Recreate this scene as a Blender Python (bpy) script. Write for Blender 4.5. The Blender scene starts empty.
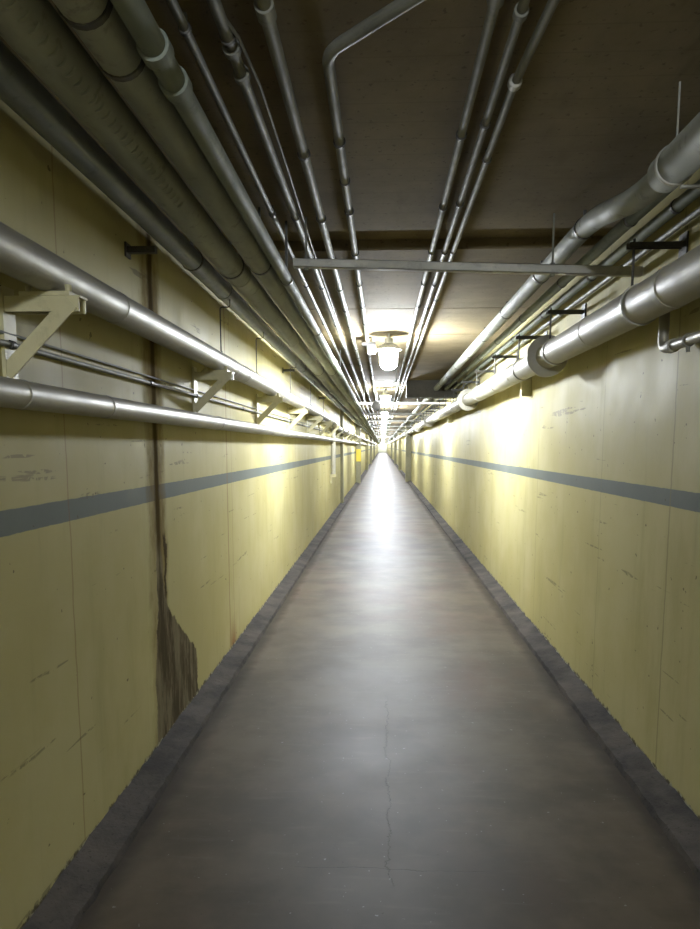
import bpy, bmesh, math, random
from mathutils import Vector, Matrix
R = math.radians
random.seed(7)
S = bpy.context.scene
COL = S.collection
H = 1.55                      # eye height; heights below are written as H + offset above the eye

# ------------------------------------------------------------------ camera, world, exposure
cam = bpy.data.cameras.new('camera'); camo = bpy.data.objects.new('camera', cam); COL.objects.link(camo)
F = 700.0
TILT = 7.0; YAW = math.degrees(math.atan(32 / F))
cam.sensor_fit = 'VERTICAL'; cam.sensor_height = 36.0; cam.sensor_width = 36.0
cam.lens = F / 929 * 36
cam.shift_y = (F * math.tan(R(TILT)) - 17.5) / 929
cam.clip_start = 0.05; cam.clip_end = 500
camo.location = (0, 0, H)
camo.rotation_euler = (R(90 - TILT), 0, R(YAW))
S.camera = camo
w = bpy.data.worlds.new('world'); S.world = w; w.use_nodes = True
w.node_tree.nodes['Background'].inputs[0].default_value = (0.02, 0.022, 0.02, 1)
w.node_tree.nodes['Background'].inputs[1].default_value = 0.1
S.view_settings.view_transform = 'Standard'; S.view_settings.look = 'None'
S.view_settings.gamma = 1; S.view_settings.use_curve_mapping = False
S.view_settings.exposure = 1.7
LAMP_POWER = 320.0
LAMP_COL = (0.88, 0.93, 1.0, 1)

# ------------------------------------------------------------------ node helper
class NT:
    def __init__(s, name):
        s.m = bpy.data.materials.new(name); s.m.use_nodes = True
        s.t = s.m.node_tree; s.b = s.t.nodes['Principled BSDF']
        s.tc = s.t.nodes.new('ShaderNodeTexCoord').outputs['Object']
        sp = s.t.nodes.new('ShaderNodeSeparateXYZ'); s.t.links.new(s.tc, sp.inputs[0])
        s.x, s.y, s.z = sp.outputs
    def put(s, sock, v):
        if isinstance(v, bpy.types.NodeSocket): s.t.links.new(v, sock)
        elif isinstance(v, (tuple, list)) and len(v) == 3 and sock.type == 'RGBA': sock.default_value = (*v, 1)
        else: sock.default_value = v
    def math(s, op, a, b=0.0, c=None, clamp=False):
        n = s.t.nodes.new('ShaderNodeMath'); n.operation = op; n.use_clamp = clamp
        s.put(n.inputs[0], a); s.put(n.inputs[1], b)
        if c is not None: s.put(n.inputs[2], c)
        return n.outputs[0]
    def add(s, a, b): return s.math('ADD', a, b)
    def sub(s, a, b): return s.math('SUBTRACT', a, b)
    def mul(s, a, b): return s.math('MULTIPLY', a, b)
    def ss(s, v, lo, hi, a=0.0, b=1.0):
        n = s.t.nodes.new('ShaderNodeMapRange'); n.interpolation_type = 'SMOOTHSTEP'
        s.put(n.inputs[0], v); s.put(n.inputs[1], lo); s.put(n.inputs[2], hi); s.put(n.inputs[3], a); s.put(n.inputs[4], b)
        return n.outputs[0]
    def noise(s, scale, detail=4, rough=.55, stretch=(1, 1, 1), off=(0, 0, 0)):
        mp = s.t.nodes.new('ShaderNodeMapping'); s.t.links.new(s.tc, mp.inputs[0])
        mp.inputs['Scale'].default_value = stretch; mp.inputs['Location'].default_value = off
        n = s.t.nodes.new('ShaderNodeTexNoise'); s.t.links.new(mp.outputs[0], n.inputs['Vector'])
        n.inputs['Scale'].default_value = scale; n.inputs['Detail'].default_value = detail; n.inputs['Roughness'].default_value = rough
        return n.outputs[0]
    def vor(s, scale, feature='DISTANCE_TO_EDGE', stretch=(1, 1, 1)):
        mp = s.t.nodes.new('ShaderNodeMapping'); s.t.links.new(s.tc, mp.inputs[0])
        mp.inputs['Scale'].default_value = stretch
        n = s.t.nodes.new('ShaderNodeTexVoronoi'); n.feature = feature; s.t.links.new(mp.outputs[0], n.inputs['Vector'])
        n.inputs['Scale'].default_value = scale
        return n.outputs[0]
    def mix(s, f, a, b):
        n = s.t.nodes.new('ShaderNodeMix'); n.data_type = 'RGBA'
        s.put(n.inputs[0], f); s.put(n.inputs[6], a); s.put(n.inputs[7], b)
        return n.outputs[2]
    def band(s, v, c, hw, soft=.003):          # 1 within hw of c
        d = s.math('ABSOLUTE', s.sub(v, c))
        return s.ss(d, s.add(hw, -soft) if isinstance(hw, bpy.types.NodeSocket) else hw - soft,
                    s.add(hw, soft) if isinstance(hw, bpy.types.NodeSocket) else hw + soft, 1.0, 0.0)
    def set(s, col, rough=.5, metal=0.0, bump=None, dist=.003, strength=.5, spec=None):
        s.put(s.b.inputs['Base Color'], col); s.put(s.b.inputs['Roughness'], rough); s.put(s.b.inputs['Metallic'], metal)
        if spec is not None: s.b.inputs['Specular IOR Level'].default_value = spec
        if bump is not None:
            n = s.t.nodes.new('ShaderNodeBump'); n.inputs['Distance'].default_value = dist; n.inputs['Strength'].default_value = strength
            s.put(n.inputs['Height'], bump); s.t.links.new(n.outputs[0], s.b.inputs['Normal'])
        return s.m

def wall_mat(name, side):
    n = NT(name)
    cream = (0.44, 0.395, 0.185); pale = (0.49, 0.45, 0.24); dull = (0.35, 0.31, 0.14)
    c = n.mix(n.ss(n.noise(1.1, 5, .6), .35, .7), cream, pale)
    c = n.mix(n.mul(n.ss(n.noise(2.2, 6, .65, (1, 1, .25)), .5, .75), .6), c, dull)
    c = n.mix(n.mul(n.ss(n.noise(9, 4, .6, (1, 1, .12)), .55, .8), .35), c, (0.30, 0.27, 0.13))
    # light grey-green stripe
    jit = n.mul(n.sub(n.noise(14, 3), .5), .006)
    st = n.band(n.add(n.z, jit), 1.324, .039, .0015)
    c = n.mix(st, c, n.mix(n.noise(6, 4), (0.115, 0.135, 0.125), (0.16, 0.18, 0.165)))
    # scuffs: long slanting scratches and small chips
    sc = n.ss(n.noise(5, 3, .5, (1, .25, 4.5), (0, 3, 1)), .67, .70)
    sc = n.mul(sc, n.ss(n.noise(22, 3, .6, (1, 1, 1.4)), .42, .5))
    c = n.mix(n.mul(sc, .55), c, (0.13, 0.115, 0.07))
    ch = n.ss(n.noise(26, 2, .5, (1, .8, 1)), .735, .76)
    c = n.mix(n.mul(ch, .7), c, (0.10, 0.085, 0.05))
    # formwork joints running up the wall
    wob = n.mul(n.sub(n.noise(5, 4, .6), .5), .03)
    yj = n.add(n.y, wob)
    joints = [(2.46, .004, .5), (5.05, .012, .55), (5.20, .004, .6), (9.1, .01, .4)] if side < 0 else [(3.2, .006, .55), (4.2, .005, .35), (5.9, .006, .35), (8.3, .006, .3)]
    rust = (0.20, 0.10, 0.035) if side < 0 else (0.20, 0.18, 0.09)
    for (Y, hw, k) in joints:
        c = n.mix(n.mul(n.band(yj, Y, hw, .004), k), c, rust)
    bumpv = n.mul(n.noise(40, 4), .4)
    spm = 0.0
    if side < 0:
        # water damage down the joint, the paint gone where it reaches the kerb
        e = n.mul(n.sub(n.noise(9, 6, .7, (1, 1, .6)), .5), .16)
        ye = n.add(n.y, e)
        t = n.math('MULTIPLY', n.ss(n.z, .25, 1.05, 1.0, 0.0), 1.0)
        right = n.add(3.50, n.mul(n.mul(t, t), .62)); left = n.sub(3.40, n.mul(t, .07))
        m = n.mul(n.ss(ye, left, n.add(left, .02)), n.ss(n.sub(right, ye), 0.0, .02))
        low = n.ss(n.z, .95, 1.10, 1.0, 0.0)
        halo = n.mul(n.band(ye, 3.44, .13, .05), n.ss(n.noise(4, 5, .7, (1, 1, .5)), .3, .6, .35, .85))
        c = n.mix(halo, c, (0.17, 0.12, 0.045))
        streak = n.band(n.add(n.y, n.mul(e, .35)), 3.45, .035, .02)
        c = n.mix(n.mul(streak, n.ss(n.z, .7, 1.1, .35, .95)), c, (0.07, 0.05, 0.022))
        inner = n.mix(n.ss(n.noise(14, 5, .7, (1, 1, .2)), .4, .62), (0.085, 0.07, 0.045), (0.21, 0.18, 0.12))
        c = n.mix(n.mul(m, low), c, inner)
        hole = n.mul(n.band(n.add(n.y, n.mul(e, .9)), 3.54, .018, .006), n.mul(n.ss(n.z, .75, .8), n.ss(n.z, 1.12, 1.08)))
        c = n.mix(n.mul(hole, .9), c, (0.05, 0.035, 0.015))
        rs = n.mul(n.band(n.add(n.y, n.mul(e, .5)), 5.15, .09, .08), n.ss(n.z, .0, .32, .9, .0))
        c = n.mix(rs, c, (0.24, 0.085, 0.02))
        bumpv = n.sub(bumpv, n.mul(m, .8)); spm = n.math('MAXIMUM', halo, n.math('MAXIMUM', streak, n.mul(m, low)))
    # crumbling paint along the foot of the wall
    foot = n.ss(n.add(n.z, n.mul(n.sub(n.noise(12, 6, .7), .5), .09)), .055, .068, 1.0, 0.0)
    c = n.mix(foot, c, n.mix(n.ss(n.noise(30, 3), .45, .6), (0.10, 0.085, 0.06), (0.40, 0.39, 0.30)))
    n.put(n.b.inputs['Specular IOR Level'], n.math('MULTIPLY_ADD', spm, -.06, .06))
    return n.set(c, n.add(n.ss(n.noise(3, 4), .3, .7, .52, .64), n.mul(spm, .3)), 0, bumpv, .003, .5)

def floor_mat():
    n = NT('floor_paint')
    c = n.mix(n.ss(n.noise(1.6, 6, .6), .35, .65), (0.054, 0.042, 0.027), (0.098, 0.077, 0.052))
    c = n.mix(n.mul(n.ss(n.noise(1.0, 4, .6, (1, .5, 1), (3, 1, 0)), .5, .7), .6), c, (0.090, 0.048, 0.030))
    # trodden grey track along the middle
    tr = n.mul(n.ss(n.math('ABSOLUTE', n.add(n.x, n.mul(n.sub(n.noise(2, 4), .5), .5))), .1, .7, 1.0, 0.0), .45)
    c = n.mix(tr, c, (0.070, 0.070, 0.070))
    c = n.mix(n.mul(n.ss(n.noise(7, 5, .6, (.5, 3, 1)), .55, .75), .3), c, (0.12, 0.108, 0.085))
    c = n.mix(n.mul(n.ss(n.noise(60, 2), .72, .75), .6), c, (0.035, 0.03, 0.025))
    c = n.mix(n.mul(n.ss(n.noise(45, 2, .5, (1, 1, 1), (5, 5, 0)), .72, .75), .4), c, (0.3, 0.3, 0.29))
    # cracks
    wx = n.add(n.x, n.mul(n.sub(n.noise(5, 6, .7), .5), .16)); wy = n.add(n.y, n.mul(n.sub(n.noise(3.5, 6, .7), .5), .06))
    ck = n.mul(n.mul(n.band(wx, .035, .0022, .0015), n.ss(n.y, 2.3, 2.35)), n.ss(n.y, 4.3, 4.1))
    ck2 = n.mul(n.band(wy, 2.42, .0018, .0012), n.mul(n.ss(n.x, -.33, -.28), n.ss(n.x, .42, .36)))
    j = n.math('PINGPONG', n.add(wy, 1.1), 4.8)
    ck3 = n.mul(n.ss(j, .006, .011, 1.0, 0.0), n.ss(n.y, 4.6, 4.7))
    k = n.math('MAXIMUM', n.math('MAXIMUM', ck, ck2), n.mul(ck3, .6))
    c = n.mix(n.mul(k, .8), c, (0.03, 0.026, 0.02))
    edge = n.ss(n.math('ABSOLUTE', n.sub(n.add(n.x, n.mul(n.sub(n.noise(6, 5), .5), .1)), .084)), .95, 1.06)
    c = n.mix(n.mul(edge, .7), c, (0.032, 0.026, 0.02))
    r = n.add(n.ss(n.noise(2.5, 5, .6), .3, .7, .52, .57), n.mul(edge, .25))
    return n.set(c, r, 0, n.sub(n.mul(n.noise(25, 4), .25), k), .0015, .4, .17)

def concrete(name, a, b, sc=2.0, rough=.85, boards=False, bump=.004):
    n = NT(name)
    c = n.mix(n.ss(n.noise(sc, 6, .65), .3, .7), a, b)
    c = n.mix(n.mul(n.ss(n.noise(sc * 1.3, 5, .7, (1, .3, 1), (7, 0, 0)), .55, .75), .5), c, tuple(q * .55 for q in a))
    c = n.mix(n.mul(n.ss(n.noise(sc * 22, 3, .6), .62, .68), .5), c, tuple(q * .4 for q in a))
    if boards:
        g = n.math('PINGPONG', n.add(n.y, n.mul(n.sub(n.noise(2, 2), .5), .01)), .07)
        c = n.mix(n.ss(g, .0, .006, .22, 0.0), c, tuple(q * .6 for q in a))
    return n.set(c, rough, 0, n.noise(sc * 12, 5, .65), bump, .7, .15)

def painted(name, a, b, rough=.45, metal=0.0, sc=6, dirt=.35, stretch=(1, .3, 1)):
    n = NT(name)
    c = n.mix(n.ss(n.noise(sc, 5, .65, stretch), .35, .7), a, b)
    c = n.mix(n.mul(n.ss(n.noise(sc * 3.5, 4, .65), .56, .7), dirt), c, tuple(q * .45 for q in a))
    return n.set(c, n.ss(n.noise(sc * 2, 3), .3, .7, rough - .06, rough + .08), metal, n.noise(sc * 5, 3), .0004, .2, .35)

M = {
 'wall_l': wall_mat('wall_paint_left', -1), 'wall_r': wall_mat('wall_paint_right', 1), 'floor': floor_mat(),
 'ceil': concrete('ceiling_concrete', (0.175, 0.138, 0.075), (0.25, 0.20, 0.115), 1.6, .9, True, .0015),
 'kerb': concrete('kerb_concrete', (0.036, 0.034, 0.034), (0.10, 0.088, 0.078), 3, .9, False, .010),
 'pilaster': concrete('pilaster_paint', (0.24, 0.23, 0.15), (0.32, 0.30, 0.19), 2, .6),
 'green': painted('pipe_green_grey', (0.19, 0.215, 0.175), (0.27, 0.295, 0.245), .68),
 'insul': painted('pipe_jacket_grey', (0.25, 0.265, 0.22), (0.37, 0.38, 0.32), .68, 0, 4, .5),
 'blue': painted('pipe_blue_grey', (0.17, 0.195, 0.22), (0.24, 0.265, 0.285), .4, .2),
 'alu': painted('pipe_aluminium', (0.27, 0.255, 0.205), (0.34, 0.325, 0.27), .46, .25, 3, .2),
 'beam': concrete('beam_concrete', (0.06, 0.056, 0.045), (0.09, 0.083, 0.066), 2, .9),
 'end': concrete('end_wall_paint', (0.42, 0.44, 0.38), (0.5, 0.52, 0.45), 1, .8),
 'white': painted('pipe_white', (0.35, 0.335, 0.27), (0.43, 0.415, 0.345), .47, 0, 3, .15),
 'galv': painted('conduit_steel', (0.17, 0.17, 0.14), (0.24, 0.24, 0.20), .6, .0, 8),
 'dark': painted('dark_steel', (0.045, 0.045, 0.04), (0.08, 0.075, 0.065), .45, .4, 8),
 'strut': painted('strut_steel', (0.36, 0.355, 0.31), (0.48, 0.47, 0.41), .45, .2, 5),
 'bracket': painted('bracket_paint', (0.50, 0.465, 0.27), (0.58, 0.54, 0.33), .45, 0, 5, .25),
 'sign': painted('sign_yellow', (0.75, 0.58, 0.06), (0.8, 0.63, 0.08), .5, 0, 3, .05),
 'cover': painted('box_white', (0.6, 0.6, 0.55), (0.68, 0.68, 0.63), .4, 0, 3, .1),
}
g = bpy.data.materials.new('lamp_glow'); g.use_nodes = True
b = g.node_tree.nodes['Principled BSDF']; b.inputs['Base Color'].default_value = (.9, .9, .9, 1)
b.inputs['Emission Color'].default_value = LAMP_COL; b.inputs['Emission Strength'].default_value = LAMP_POWER
M['glow'] = g
gd = bpy.data.materials.new('lamp_off'); gd.use_nodes = True
gd.node_tree.nodes['Principled BSDF'].inputs['Base Color'].default_value = (.75, .75, .7, 1)
M['glow_off'] = gd

# ------------------------------------------------------------------ mesh helpers
def obj(name, bm, mat, parent=None, smooth=True):
    me = bpy.data.meshes.new(name); bmesh.ops.recalc_face_normals(bm, faces=bm.faces)
    bm.to_mesh(me); bm.free()
    if smooth:
        me.polygons.foreach_set('use_smooth', [True] * len(me.polygons))
        me.set_sharp_from_angle(angle=R(38))
    me.materials.append(M[mat])
    o = bpy.data.objects.new(name, me); COL.objects.link(o)
    if parent: o.parent = parent
    return o
def tag(o, label, cat, group=None, kind=None):
    o['label'] = label; o['category'] = cat
    if group: o['group'] = group
    if kind: o['kind'] = kind
    return o
def thing(name, label, cat, loc=(0, 0, 0), group=None):
    o = bpy.data.objects.new(name, None); COL.objects.link(o); o.location = loc; o.empty_display_size = .05
    return tag(o, label, cat, group)
def struct(name, bm, mat, label=None):
    o = obj(name, bm, mat, None, False); o['kind'] = 'structure'
    if label: o['label'] = label
    return o
def box(bm, x0, x1, y0, y1, z0, z1):
    vs = [bm.verts.new((x, y, z)) for x in (x0, x1) for y in (y0, y1) for z in (z0, z1)]
    for f in ((0, 1, 3, 2), (4, 6, 7, 5), (0, 4, 5, 1), (2, 3, 7, 6), (0, 2, 6, 4), (1, 5, 7, 3)):
        bm.faces.new([vs[i] for i in f])
def tube(bm, pts, r, seg=20, cap=True):
    pts = [Vector(p) for p in pts]; n = len(pts)
    rs = r if isinstance(r, (list, tuple)) else [r] * n
    rings = []; up = None
    for i, p in enumerate(pts):
        d = (pts[min(i + 1, n - 1)] - pts[max(i - 1, 0)]).normalized()
        if up is None:
            up = Vector((0, 0, 1)) if abs(d.z) < .9 else Vector((1, 0, 0))
        u = (up - d * up.dot(d)).normalized(); v = d.cross(u); up = u
        rings.append([bm.verts.new(p + (u * math.cos(a) + v * math.sin(a)) * rs[i]) for a in [2 * math.pi * k / seg for k in range(seg)]])
    for a, b_ in zip(rings, rings[1:]):
        for k in range(seg): bm.faces.new((a[k], a[(k + 1) % seg], b_[(k + 1) % seg], b_[k]))
    if cap: bm.faces.new(rings[0][::-1]); bm.faces.new(rings[-1])
def fillet(pts, rad, n=6):
    pts = [Vector(p) for p in pts]; out = [pts[0]]
    for a, b_, c in zip(pts, pts[1:], pts[2:]):
        d0 = (a - b_).normalized(); d1 = (c - b_).normalized()
        p0 = b_ + d0 * rad; p1 = b_ + d1 * rad
        for k in range(n + 1):
            t = k / n; out.append(p0 * (1 - t) ** 2 + b_ * 2 * t * (1 - t) + p1 * t * t)
    out.append(pts[-1]); return out
def band_ring(bm, x, y, z, r, w_=.02, seg=20):          # collar around a pipe that runs along y
    tube(bm, [(x, y - w_ / 2, z), (x, y - w_ / 2 + .002, z), (x, y + w_ / 2 - .002, z), (x, y + w_ / 2, z)], [r - .003, r, r, r - .003], seg)
def revolve(bm, prof, seg=24):                          # profile (r, z) around z
    rings = [[bm.verts.new((r * math.cos(2 * math.pi * k / seg), r * math.sin(2 * math.pi * k / seg), z)) for k in range(seg)] for r, z in prof]
    for a, b_ in zip(rings, rings[1:]):
        for k in range(seg): bm.faces.new((a[k], a[(k + 1) % seg], b_[(k + 1) % seg], b_[k]))
    bm.faces.new(rings[0]); bm.faces.new(rings[-1][::-1])
def clone(root, loc, label, group=None):
    r = root.copy(); COL.objects.link(r); r.location = loc; r['label'] = label
    if group: r['group'] = group
    for ch in list(root.children):
        c = ch.copy(); COL.objects.link(c); c.parent = r
        for gch in ch.children:
            d = gch.copy(); COL.objects.link(d); d.parent = c
    return r
ORD = ['nearest', 'second', 'third', 'fourth', 'fifth', 'sixth', 'seventh', 'eighth', 'ninth', 'tenth', 'eleventh', 'twelfth',
       'thirteenth', 'fourteenth', 'fifteenth', 'sixteenth', 'seventeenth', 'eighteenth', 'nineteenth', 'twentieth']
ORD += ['twenty-' + q for q in ['first', 'second', 'third', 'fourth', 'fifth', 'sixth', 'seventh', 'eighth', 'ninth']] + ['thirtieth']
def nth(i): return ORD[i] if i < len(ORD) else 'far'

# ------------------------------------------------------------------ the tunnel
XL, XR, Y0, Y1, ZC = -1.124, 1.293, -14.0, 200.0, H + 1.15
def seg_box(name, x0, x1, z0, z1, mat, label):
    bm = bmesh.new(); box(bm, x0, x1, Y0, Y1, z0, z1); return struct(name, bm, mat, label)
bm = bmesh.new(); box(bm, XL - .3, XR + .3, Y0, Y1, -.25, 0); struct('floor', bm, 'floor', 'glossy grey-brown painted concrete floor with cracks')
seg_box('wall_left', XL - .3, XL, 0, ZC, 'wall_l', 'cream yellow concrete wall with grey stripe and water stain')
seg_box('wall_right', XR, XR + .3, 0, ZC, 'wall_r', 'cream yellow concrete wall with grey stripe')
bm = bmesh.new(); box(bm, XL - .3, XR + .3, Y1, Y1 + .3, -.25, ZC + .3); struct('wall_back', bm, 'end', 'distant end wall of the tunnel')
bm = bmesh.new(); box(bm, XL - .3, XR + .3, Y0 - .3, Y0, -.25, ZC + .3); struct('wall_front', bm, 'pilaster', 'wall closing the tunnel behind the viewer')
# ceiling slabs with recessed joints
bm = bmesh.new()
ys = [Y0, 3.92, 4.30]; kinds = [0, .06]
y = 4.30
while y < Y1:
    for step in (1.75, 1.35, 3.3):
        if y < Y1:
            e = min(y + step, Y1); ys.append(e); kinds.append(0); y = e
            e = min(y + .018, Y1); ys.append(e); kinds.append(.03); y = e
for a, b_, k in zip(ys, ys[1:], kinds):
    if b_ > a: box(bm, XL - .3, XR + .3, a, b_, ZC + k, ZC + .3)
struct('ceiling', bm, 'ceil', 'brown bare concrete ceiling slabs with joints')
# kerbs
def kerb(name, xw, xf, label):
    bm = bmesh.new(); rows = []; y = Y0
    while y < Y1:
        j = lambda s=.006: random.uniform(-s, s)
        hw = .052 + j(.008)
        sg = 1 if xf > xw else -1
        prof = [(xw, hw), (xw + sg * .045, hw - .010 + j(.004)), (xw + sg * .10, .030 + j(.004)), (xf + j(.006) - sg * .010, .026 + j(.003)), (xf + j(.004), .0)]
        rows.append([bm.verts.new((x, y, z)) for x, z in prof] + [bm.verts.new((xf, y, -.02)), bm.verts.new((xw, y, -.02))])
        y += .06 if y < 14 else (.5 if y < 40 else 5)
    for a, b_ in zip(rows, rows[1:]):
        for k in range(7): bm.faces.new((a[k], a[(k + 1) % 7], b_[(k + 1) % 7], b_[k]))
    bm.faces.new(rows[0]); bm.faces.new(rows[-1][::-1])
    o = obj(name, bm, 'kerb', None, True); o['kind'] = 'structure'; o['label'] = label
kerb('trim_1', XL, -.981, 'rough dark concrete kerb along the left wall')
kerb('trim_2', XR, 1.149, 'rough dark concrete kerb along the right wall')
# pilasters further down
t = 3
for i, (s, yy, d, wd) in enumerate([(-1, 18.9, .07, .5), (-1, 30.0, .2, .5), (1, 31.5, .24, .5), (-1, 47, .2, .5), (1, 47, .2, .5), (-1, 64, .2, .5), (1, 64, .2, .5), (-1, 90, .2, .5), (1, 90, .2, .5)]):
    bm = bmesh.new()
    if s < 0: box(bm, XL - .02, XL + d, yy, yy + wd, 0, ZC)
    else: box(bm, XR - d, XR + .02, yy, yy + wd, 0, ZC)
    struct('trim_%d' % t, bm, 'pilaster', '%s wall pilaster, number %d into the tunnel' % ('left' if s < 0 else 'right', i + 1)); t += 1
# deep concrete cross beam on the right part of the ceiling
bm = bmesh.new(); box(bm, .42, XR, 12.4, 12.8, H + .86, ZC + .02); struct('trim_%d' % t, bm, 'beam', 'dark downstand beam under the right half of the ceiling'); t += 1

# ------------------------------------------------------------------ lamps
def make_lamp(label, glow='glow'):
    root = thing('ceiling_lamp', label, 'lamp', (0, 0, 0), 'jar lamps along the tunnel ceiling')
    bm = bmesh.new(); tube(bm, [(0, 0, 0), (0, 0, -.05)], .012, 12); tube(bm, [(0, 0, -.045), (0, 0, -.105)], .045, 20)
    obj('mounting_box', bm, 'strut', root)
    bm = bmesh.new(); revolve(bm, [(.050, -.10), (.078, -.112), (.128, -.160), (.126, -.164), (.06, -.150)]); obj('collar', bm, 'strut', root)  # wide disc added over the globe to keep its light off the ceiling
    bm = bmesh.new(); revolve(bm, [(.056, -.152), (.082, -.166), (.090, -.205), (.090, -.285), (.078, -.330), (.045, -.355), (.006, -.362)], 16)
    obj('glass_globe', bm, glow, root)
    return root
lamp_ys = [7.36 + 6.6 * i for i in range(29)] + [198.8]  # regular row, plus one lamp added close to the end wall to brighten it
first = make_lamp('bright white jar lamp, the nearest and largest glowing on the ceiling'); first.location = (.06, lamp_ys[0], ZC)
for i, yy in enumerate(lamp_ys[1:], 1):
    if i < 6: clone(first, (.06, yy, ZC), '%s glowing jar lamp from the camera on the tunnel ceiling' % nth(i).capitalize())
    else: clone(first, (.06, yy, ZC), 'tiny glowing jar lamp deep down the tunnel, beyond the sixth')
for yy in (-4.0, -10.6): clone(first, (.06, yy, ZC), 'unseen fill lamp added behind the viewer')  # fill lamps added out of view to brighten the near walls and floor

# ------------------------------------------------------------------ overhead pipes on the left
YN = -3.0; YF = 190.0
def pipe(name, label, cat, x, z, r, mat, seg=24, y0=YN, y1=YF, pts=None, group=None):
    root = thing(name, label, cat, (x, 0, z), group)
    bm = bmesh.new(); tube(bm, pts or [(0, y0, 0), (0, y1, 0)], r, seg)
    obj('pipe_body', bm, mat, root); return root
def clamps(root, r, ys_, mat='dark', w_=.02, extra=.004, up=None, name='clamp', seg=20):
    bm = bmesh.new(); band_ring(bm, 0, 0, 0, r + extra, w_, seg)
    if up: box(bm, -.006, .006, -w_ * .35, w_ * .35, r, up)
    o = obj(name, bm, mat, root)
    for i, yy in enumerate(ys_):
        c = o if i == 0 else o.copy()
        if i: COL.objects.link(c)
        c.parent = root; c.location = (0, yy, 0)
far = [8.4 + 4.55 * i for i in range(9)]
z1 = H + 1.0; up1 = ZC - z1 - .002
p = pipe('blue_grey_pipe', 'smooth blue-grey pipe under the ceiling, hard against the left wall', 'pipe', -.955, H + .93, .052, 'blue')
clamps(p, .052, [3.6] + far, up=.216); clamps(p, .052, [4.3, 6.4, 10.5], 'blue', .05, .004, name='coupling')
p = pipe('lagged_pipe', 'thickest grey-green lagged pipe overhead, second from the left wall', 'pipe', -.760, H + .90, .063, 'insul')
clamps(p, .063, [3.6] + far, up=.246); clamps(p, .063, [1.1, 3.8, 6.0], 'insul', .03, .003, name='jacket_seam')
bm = bmesh.new()                                         # raised crescents along the jacket seam
tube(bm, [(.0628 * math.cos(R(q)), .006 * math.sin(R((q - 296) * 6)), .0628 * math.sin(R(q))) for q in range(296, 327, 3)], [.0008, .003, .004, .0045, .0048, .005, .0048, .0045, .004, .003, .0008], 8)
rv = obj('rivet', bm, 'insul', p)
for k in range(42):
    c = rv if k == 0 else rv.copy()
    if k: COL.objects.link(c); c.parent = p
    c.location = (0, .85 + k * .042, 0)
p = pipe('mottled_lagged_pipe', 'mottled grey lagged pipe overhead with two black bands, third from the left wall', 'pipe', -.600, H + .89, .054, 'insul')
clamps(p, .054, [1.49, 1.69, 3.52] + far, up=.256)
p = pipe('green_pipe', 'green-grey overhead pipe with pale coupling rings, fourth from the left wall', 'pipe', -.498, H + .86, .029, 'green')
clamps(p, .029, [3.73] + far, up=.286)
clamps(p, .029, [1.62, 1.77, 5.4, 7.3], 'green', .045, .007, name='coupling')

# ceiling conduits
def conduit(label, x, z, r, ys_, mat='galv', **k):
    p = pipe('conduit', label, 'conduit', x, z, r, mat, 12, group='conduits along the ceiling', **k)
    clamps(p, r, ys_, 'dark', .018, .005, up=ZC - z - .002, seg=12)
    return p
def every(a, s, n, y_=0): return [a + s * k for k in range(n)]
zc = H + 1.11
conduit('thin steel conduit on the ceiling just right of the green-grey pipe', -.533, zc, .0125, every(2.0, 1.5, 8))
p = conduit('steel ceiling conduit with a thin cable tied to its side', -.428, zc, .017, every(2.05, 1.5, 8))
bm = bmesh.new(); tube(bm, [(0, 1.9, 0), (.03, 2.05, 0), (.045, 2.3, -.005), (.04, 3.0, 0), (.03, 4.0, 0), (.022, 8, 0), (.02, 40, 0)], .005, 8); obj('tied_cable', bm, 'galv', p)
clamps(p, .017, [2.1, 2.24], 'galv', .03, .008, name='coupling', seg=12)
p = conduit('thickest bare steel conduit on the ceiling, left of the bent one', -.305, zc, .020, every(2.82, .76, 14))
clamps(p, .020, [1.93], 'galv', .06, .006, name='coupling', seg=12)
bm = fillet([(.383, 1.75, 0), (0, 2.13, 0), (0, YF, 0)], .06)
p = conduit('steel conduit that bends diagonally across the near ceiling', -.163, zc, .018, every(2.72, .38, 3) + every(4.2, .76, 12), pts=bm)
p = conduit('leftmost of the three parallel conduits right of centre on the ceiling', .277, zc, .0155, every(2.68, .76, 14))
clamps(p, .0155, [1.84], 'galv', .16, .007, name='coupling', seg=12)
p = conduit('middle one of the three parallel conduits right of centre on the ceiling', .350, zc, .0135, every(2.60, .80, 14))
clamps(p, .0135, [1.97], 'galv', .03, .006, name='coupling', seg=12)
p = conduit('rightmost of the three parallel ceiling conduits, bent outwards near the camera', .400, zc, .0135, every(2.9, 1.3, 9),
            pts=[(.10, YN, 0), (.04, 1.5, 0), (.030, 1.80, 0), (.002, 2.30, 0), (0, 2.34, 0), (0, YF, 0)])
clamps(p, .0135, [2.32], 'strut', .03, .008, name='coupling', seg=12)

# ------------------------------------------------------------------ overhead pipes on the right
p = pipe('stepped_pipe', 'fat grey pipe under the right ceiling that steps upwards near the camera', 'pipe', .925, H + 1.0, .045, 'insul',
         pts=fillet([(.01, YN, -.10), (.01, 2.72, -.10), (0, 3.28, 0), (0, YF, 0)], .2))
for o in p.children: pass
clamps(p, .045, [3.42] + every(4.3, 1.15, 10), up=.08)
bm = bmesh.new(); tube(bm, [(.01, YN, -.10), (.01, 2.50, -.10), (.01, 2.52, -.10)], [.060, .060, .046], 28); obj('thick_lagging', bm, 'insul', p)
for yy in (1.95, 2.42):
    bm = bmesh.new(); band_ring(bm, .01, yy, -.10, .065, .014, 28)
    box(bm, .008, .013, yy - .0025, yy + .0025, -.04, ZC - H - 1.002)
    box(bm, .03, .09, yy - .006, yy + .006, -.172, -.164)
    obj('hanging_strap', bm, 'strut', p)
p = pipe('dark_pipe', 'dark grey pipe tucked beside the fat stepped pipe', 'pipe', 1.095, H + 1.0, .028, 'green'); clamps(p, .028, every(3.3, 1.2, 14))
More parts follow.
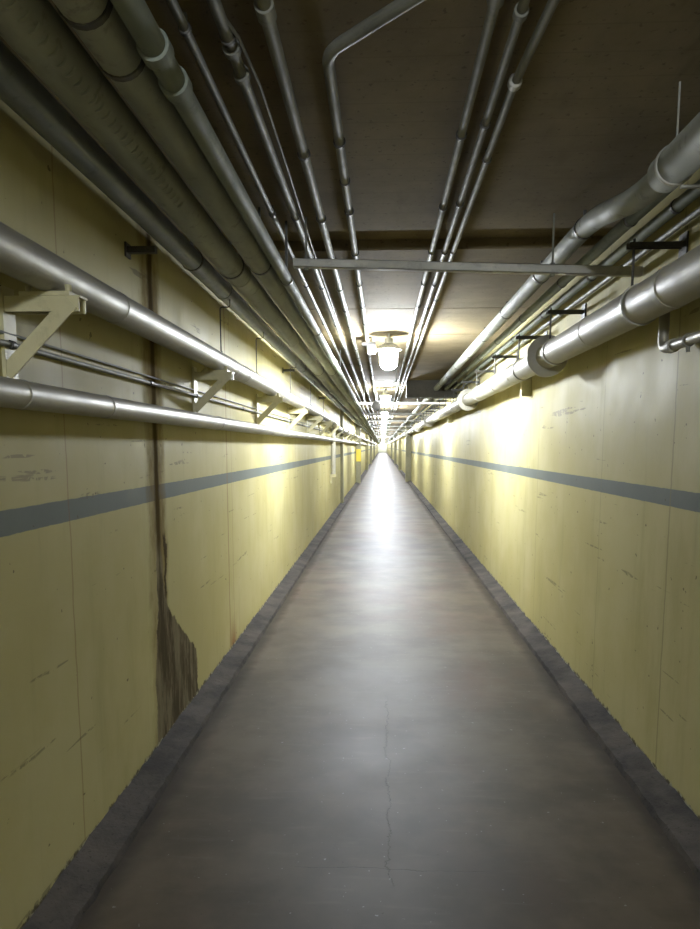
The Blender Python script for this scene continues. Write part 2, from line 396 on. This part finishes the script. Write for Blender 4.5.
p = pipe('dark_pipe', 'dark grey pipe in the corner above the thin pale conduit', 'pipe', 1.215, H + .99, .026, 'green'); clamps(p, .026, every(3.1, 1.2, 14))
p = pipe('wall_conduit', 'thin pale conduit high on the right wall under the dark pipes', 'conduit', 1.245, H + .925, .013, 'galv', 12)
clamps(p, .013, every(2.6, 1.26, 12), 'galv', .04, .005, name='coupling', seg=12)

# big white pipe on the right wall
xb, zb, rb = 1.12, H + .615, .082
p = pipe('white_pipe', 'big white pipe running along the right wall', 'pipe', xb, zb, rb, 'white', 36)
clamps(p, rb, [2.85, 3.9, 6.1, 7.6, 10.3], 'white', .05, .003, name='jacket_joint', seg=32)
bm = bmesh.new(); tube(bm, [(0, -.03, 0), (0, -.02, 0), (0, .02, 0), (0, .03, 0)], [.125, .14, .14, .125], 36); fl = obj('flange_disc', bm, 'white', p); fl.location = (0, 4.95, 0)
for yy in (9.4, 17.0, 22.5, 31.0):
    c = fl.copy(); COL.objects.link(c); c.parent = p; c.location = (0, yy, 0)
hy = [3.2, 4.7, 5.75, 6.95, 8.25] + [9.6 + 1.3 * i for i in range(14)]
def make_hanger():
    root = thing('pipe_hanger', '', 'pipe hanger', (0, 0, 0), 'hangers of the white pipe')
    bm = bmesh.new()                                     # channel arm from the wall
    box(bm, XR - .24, XR, -.018, .018, H + .868, H + .873); box(bm, XR - .24, XR, -.018, -.015, H + .85, H + .87); box(bm, XR - .24, XR, .015, .018, H + .85, H + .87)
    obj('wall_arm', bm, 'dark', root, False)
    bm = bmesh.new(); box(bm, XR - .008, XR, -.04, .04, H + .80, H + .91); obj('wall_plate', bm, 'dark', root, False)
    bm = bmesh.new(); tube(bm, [(xb - .04, 0, H + .89), (xb - .04, 0, zb + rb * .92)], .006, 8); obj('rod', bm, 'dark', root)
    bm = bmesh.new(); n = 28
    rings = []
    for k in range(n):
        a_ = 2 * math.pi * k / n
        rings.append([bm.verts.new((xb + q * math.cos(a_), yy, zb + q * math.sin(a_))) for q, yy in ((rb + .002, -.012), (rb + .008, -.012), (rb + .008, .012), (rb + .002, .012))])
    for k in range(n):
        a_, b2 = rings[k], rings[(k + 1) % n]
        for q in range(4): bm.faces.new((a_[q], a_[(q + 1) % 4], b2[(q + 1) % 4], b2[q]))
    obj('ring', bm, 'strut', root)
    return root
hang = make_hanger()
for i, yy in enumerate(hy):
    lb = ('nearest ring hanger of the big white pipe on the right wall' if i == 0 else '%s ring hanger from the camera along the big white pipe' % nth(i).capitalize())
    if i == 0: hang.location = (0, yy, 0); hang['label'] = lb
    else: clone(hang, (0, yy, 0), lb)

# blocks on the wall under the white pipe
for yy, lb in ((6.3, 'small dull block on the right wall under the white pipe, the nearer one'), (13.2, 'small dull block on the right wall under the white pipe, the farther one')):
    bm = bmesh.new(); box(bm, XR - .085, XR, yy - .04, yy + .04, H + .44, H + .60)
    bmesh.ops.bevel(bm, geom=bm.edges[:], offset=.006, segments=2, affect='EDGES')
    tag(obj('support_block', bm, 'bracket'), lb, 'bracket', 'blocks under the white pipe')
# short drain pipe with elbow at right edge
p = thing('drain_pipe', 'short grey pipe with an elbow under the white pipe at the right edge', 'pipe', (1.225, 0, H + .43))
bm = bmesh.new(); tube(bm, fillet([(0, YN, -.01), (0, 3.2, -.005), (0, 3.2, .16)], .045), .022, 16); obj('pipe_body', bm, 'alu', p)
bm = bmesh.new(); band_ring(bm, 0, 3.10, -.005, .029, .04, 16); obj('coupling', bm, 'white', p)
bm = bmesh.new(); band_ring(bm, 0, 2.94, -.005, .027, .015, 16); box(bm, -.004, .068, 2.935, 2.945, -.004, .004); tube(bm, [(0, 2.94, -.03), (0, 2.94, -.05)], .008, 8); obj('clamp', bm, 'galv', p)

# ------------------------------------------------------------------ pipes on the left wall
xl1, zl1, rl1 = -.985, H + .510, .057
p = pipe('silver_pipe', 'upper silver metal-jacketed pipe along the left wall on brackets', 'pipe', xl1, zl1, rl1, 'alu', 32,
         pts=fillet([(0, YN, 0), (0, 14.3, 0), (0, 14.9, -.10), (0, YF, -.10)], .2))
clamps(p, rl1, [2.62, 4.6, 5.0, 6.7, 9.2], 'alu', .035, .002, name='jacket_joint', seg=28)
xl2, zl2, rl2 = -1.03, H + .148, .041
p = pipe('silver_pipe', 'lower silver metal-jacketed pipe along the left wall under the brackets', 'pipe', xl2, zl2, rl2, 'alu', 28)
clamps(p, rl2, [1.98, 2.6, 4.4, 7.0, 10.0], 'alu', .03, .002, name='jacket_joint', seg=28)
p = pipe('wall_conduit', 'thin grey conduit on left wall between the two silver pipes', 'conduit', XL + .014, H + .303, .0095, 'galv', 10)
clamps(p, .0095, [2.1, 3.36, 4.2, 5.6, 7.6, 9.8], 'dark', .025, .004, name='saddle', seg=10)
p = pipe('wall_conduit', 'very thin conduit directly above the other on the left wall', 'conduit', XL + .008, H + .335, .005, 'galv', 8, y0=2.0)
# standpipe
p = thing('standpipe', 'white vertical pipe dropping down the left wall, ending in a bracket', 'pipe', (-1.05, 15.1, H))
bm = bmesh.new(); tube(bm, [(0, 0, .42), (0, 0, -.58)], .05, 20); obj('pipe_body', bm, 'white', p)
bm = bmesh.new(); box(bm, -.074, .06, -.06, .06, -.64, -.58); box(bm, -.074, -.03, -.03, .03, -.78, -.6); obj('foot_bracket', bm, 'bracket', p, False)

# triangular brackets
def make_bracket():
    root = thing('wall_bracket', '', 'bracket', (XL, 0, 0), 'triangular brackets on the left wall')
    zt = H + .440
    bm = bmesh.new(); box(bm, 0, .012, -.035, .035, H + .20, zt + .03); obj('wall_plate', bm, 'bracket', root, False)
    bm = bmesh.new(); box(bm, 0, .24, -.026, .026, zt - .006, zt); box(bm, 0, .235, .018, .026, zt - .045, zt); box(bm, 0, .235, -.026, -.020, zt - .045, zt)
    obj('arm', bm, 'bracket', root, False)
    bm = bmesh.new()
    a_, c_ = Vector((.215, 0, zt - .02)), Vector((.008, 0, H + .215)); d = (c_ - a_).normalized(); nrm = Vector((-d.z, 0, d.x))
    def slab(y0, y1, o0, o1):
        vs = [bm.verts.new(q + nrm * o + Vector((0, yy, 0))) for q in (a_, c_) for yy in (y0, y1) for o in (o0, o1)]
        for f in ((0, 1, 3, 2), (4, 6, 7, 5), (0, 4, 5, 1), (2, 3, 7, 6), (0, 2, 6, 4), (1, 5, 7, 3)): bm.faces.new([vs[i] for i in f])
    slab(-.032, -.026, -.022, .022); slab(-.032, .02, -.024, -.018)
    obj('diagonal_brace', bm, 'bracket', root, False)
    bm = bmesh.new(); box(bm, .06, .21, -.03, .03, zt, zt + .012)
    sh = obj('pipe_shoe', bm, 'bracket', root, False)
    for xx in (.075, .195):
        bm = bmesh.new(); tube(bm, [(xx, 0, zt + .01), (xx, 0, zt + .035)], .010, 8); obj('bolt', bm, 'bracket', sh)
    return root
br = make_bracket(); bys = [2.10 + 2.1 * i for i in range(14)]
for i, yy in enumerate(bys):
    lb = 'large yellow triangular bracket at the left edge of the view' if i == 0 else '%s yellow triangular bracket from the camera on the left wall' % nth(i).capitalize()
    if i == 0: br.location = (XL, yy, 0); br['label'] = lb
    else: clone(br, (XL, yy, 0), lb)
# rods dropping to the upper silver pipe
def make_rod():
    root = thing('hanger_rod', '', 'hanger rod', (0, 0, 0), 'thin hanger rods on the left')
    bm = bmesh.new(); tube(bm, fillet([(-.925, 0, H + .887), (-.925, 0, H + .84), (xl1, 0, H + .84), (xl1, 0, zl1 + rl1 - .002)], .015), .004, 8); obj('bent_rod', bm, 'dark', root)
    bm = bmesh.new(); tube(bm, [(xl1, 0, zl1 + rl1 - .003), (xl1, 0, zl1 + rl1 + .012)], .010, 6); obj('nut', bm, 'dark', root)
    return root
rd = make_rod()
for i, yy in enumerate([4.33, 5.55, 7.6, 9.7, 11.8]):
    lb = '%s thin bent rod from the camera above the upper silver pipe' % nth(i).capitalize()
    if i == 0: rd.location = (0, yy, 0); rd['label'] = lb
    else: clone(rd, (0, yy, 0), lb)
# dark support arm under the leftmost overhead pipe
for i, (yy, lb) in enumerate([(3.15, 'nearest dark stub arm under the blue-grey pipe beside the stain'), (8.0, 'second dark stub arm under the blue-grey pipe'), (12.5, 'third dark stub arm under the blue-grey pipe')]):
    root = thing('stub_bracket', lb, 'bracket', (XL, yy, H + .855), 'stub arms under the blue-grey pipe')
    bm = bmesh.new(); box(bm, 0, .13, -.018, .018, -.012, .014); obj('arm', bm, 'dark', root, False)
    bm = bmesh.new(); box(bm, 0, .008, -.03, .03, -.03, .03); obj('wall_plate', bm, 'dark', root, False)

# ------------------------------------------------------------------ cross struts (trapeze channels)
def cross_strut(label, y_, xa, za, xb_, zb_, rods, group='steel channels across the ceiling'):
    root = thing('cross_channel', label, 'steel channel', (xa, y_, za), group)
    L = math.hypot(xb_ - xa, zb_ - za); ang = math.atan2(zb_ - za, xb_ - xa)
    bm = bmesh.new()
    box(bm, 0, L, -.021, .021, -.024, -.021); box(bm, 0, L, -.021, -.018, -.024, .018); box(bm, 0, L, .018, .021, -.024, .018)
    box(bm, 0, L, -.021, -.010, .015, .018); box(bm, 0, L, .010, .021, .015, .018)
    bmesh.ops.rotate(bm, verts=bm.verts, cent=(0, 0, 0), matrix=Matrix.Rotation(-ang, 3, 'Y'))
    obj('channel', bm, 'strut', root, False)
    for xr in rods:
        zz = math.tan(ang) * xr
        bm = bmesh.new(); tube(bm, [(xr, 0, zz - .035), (xr, 0, ZC - za)], .005, 8); tube(bm, [(xr, 0, zz + .018), (xr, 0, zz + .03)], .012, 6); tube(bm, [(xr, 0, zz - .036), (xr, 0, zz - .024)], .012, 6)
        obj('threaded_rod', bm, 'galv', root)
cross_strut('nearest and widest steel channel crossing below the ceiling pipes', 3.68, -.455, H + .93, 1.285, H + .868, (.065, 1.30))
for i, yy in enumerate([14.4, 19.0, 24.0, 30.5, 37, 44, 52, 61]):
    cross_strut('%s steel channel from the camera crossing under the ceiling' % nth(i + 1).capitalize(), yy, -.46, H + .88, 1.285, H + .88, (.09, 1.16))

# ------------------------------------------------------------------ small fittings
root = thing('junction_box', 'white junction box with dark lid hanging beside the nearest lamp', 'junction box', (-.15, 7.55, ZC - .008))
bm = bmesh.new(); box(bm, -.07, .075, -.05, .05, -.085, -.055); obj('lid', bm, 'dark', root, False)
bm = bmesh.new(); box(bm, -.01, .075, -.035, .04, -.17, -.085); bmesh.ops.bevel(bm, geom=bm.edges[:], offset=.006, segments=2, affect='EDGES'); obj('body', bm, 'cover', root)
bm = bmesh.new(); tube(bm, [(.03, 0, -.06), (.03, 0, .008)], .006, 8); obj('stem', bm, 'galv', root)
root = thing('loudspeaker', 'dark round speaker horn hanging under the ceiling between the first two lamps', 'speaker', (-.115, 14.0, H + .80))
bm = bmesh.new(); tube(bm, [(0, -.10, 0), (0, -.08, 0), (0, .06, 0), (0, .12, 0)], [.095, .10, .06, .03], 24); obj('horn', bm, 'dark', root)
bm = bmesh.new(); tube(bm, [(0, .03, .04), (0, .03, ZC - H - .80)], .008, 8); obj('stem', bm, 'galv', root)
root = thing('ceiling_box', 'small lit metal box under the three parallel conduits beyond the first lamp', 'junction box', (.20, 10.6, ZC))
bm = bmesh.new(); box(bm, -.05, .05, -.05, .05, -.26, -.20); obj('body', bm, 'cover', root, False)
bm = bmesh.new(); tube(bm, [(0, 0, -.2), (0, 0, 0)], .008, 8); obj('stem', bm, 'galv', root)
root = thing('wall_sign', 'yellow upright sign on the dark left pilaster far down the tunnel', 'sign', (XL + .12, 29.98, 1.2))
bm = bmesh.new(); box(bm, -.10, .10, -.02, .02, -.26, .26); bmesh.ops.bevel(bm, geom=bm.edges[:], offset=.006, segments=2, affect='EDGES'); obj('panel', bm, 'sign', root)
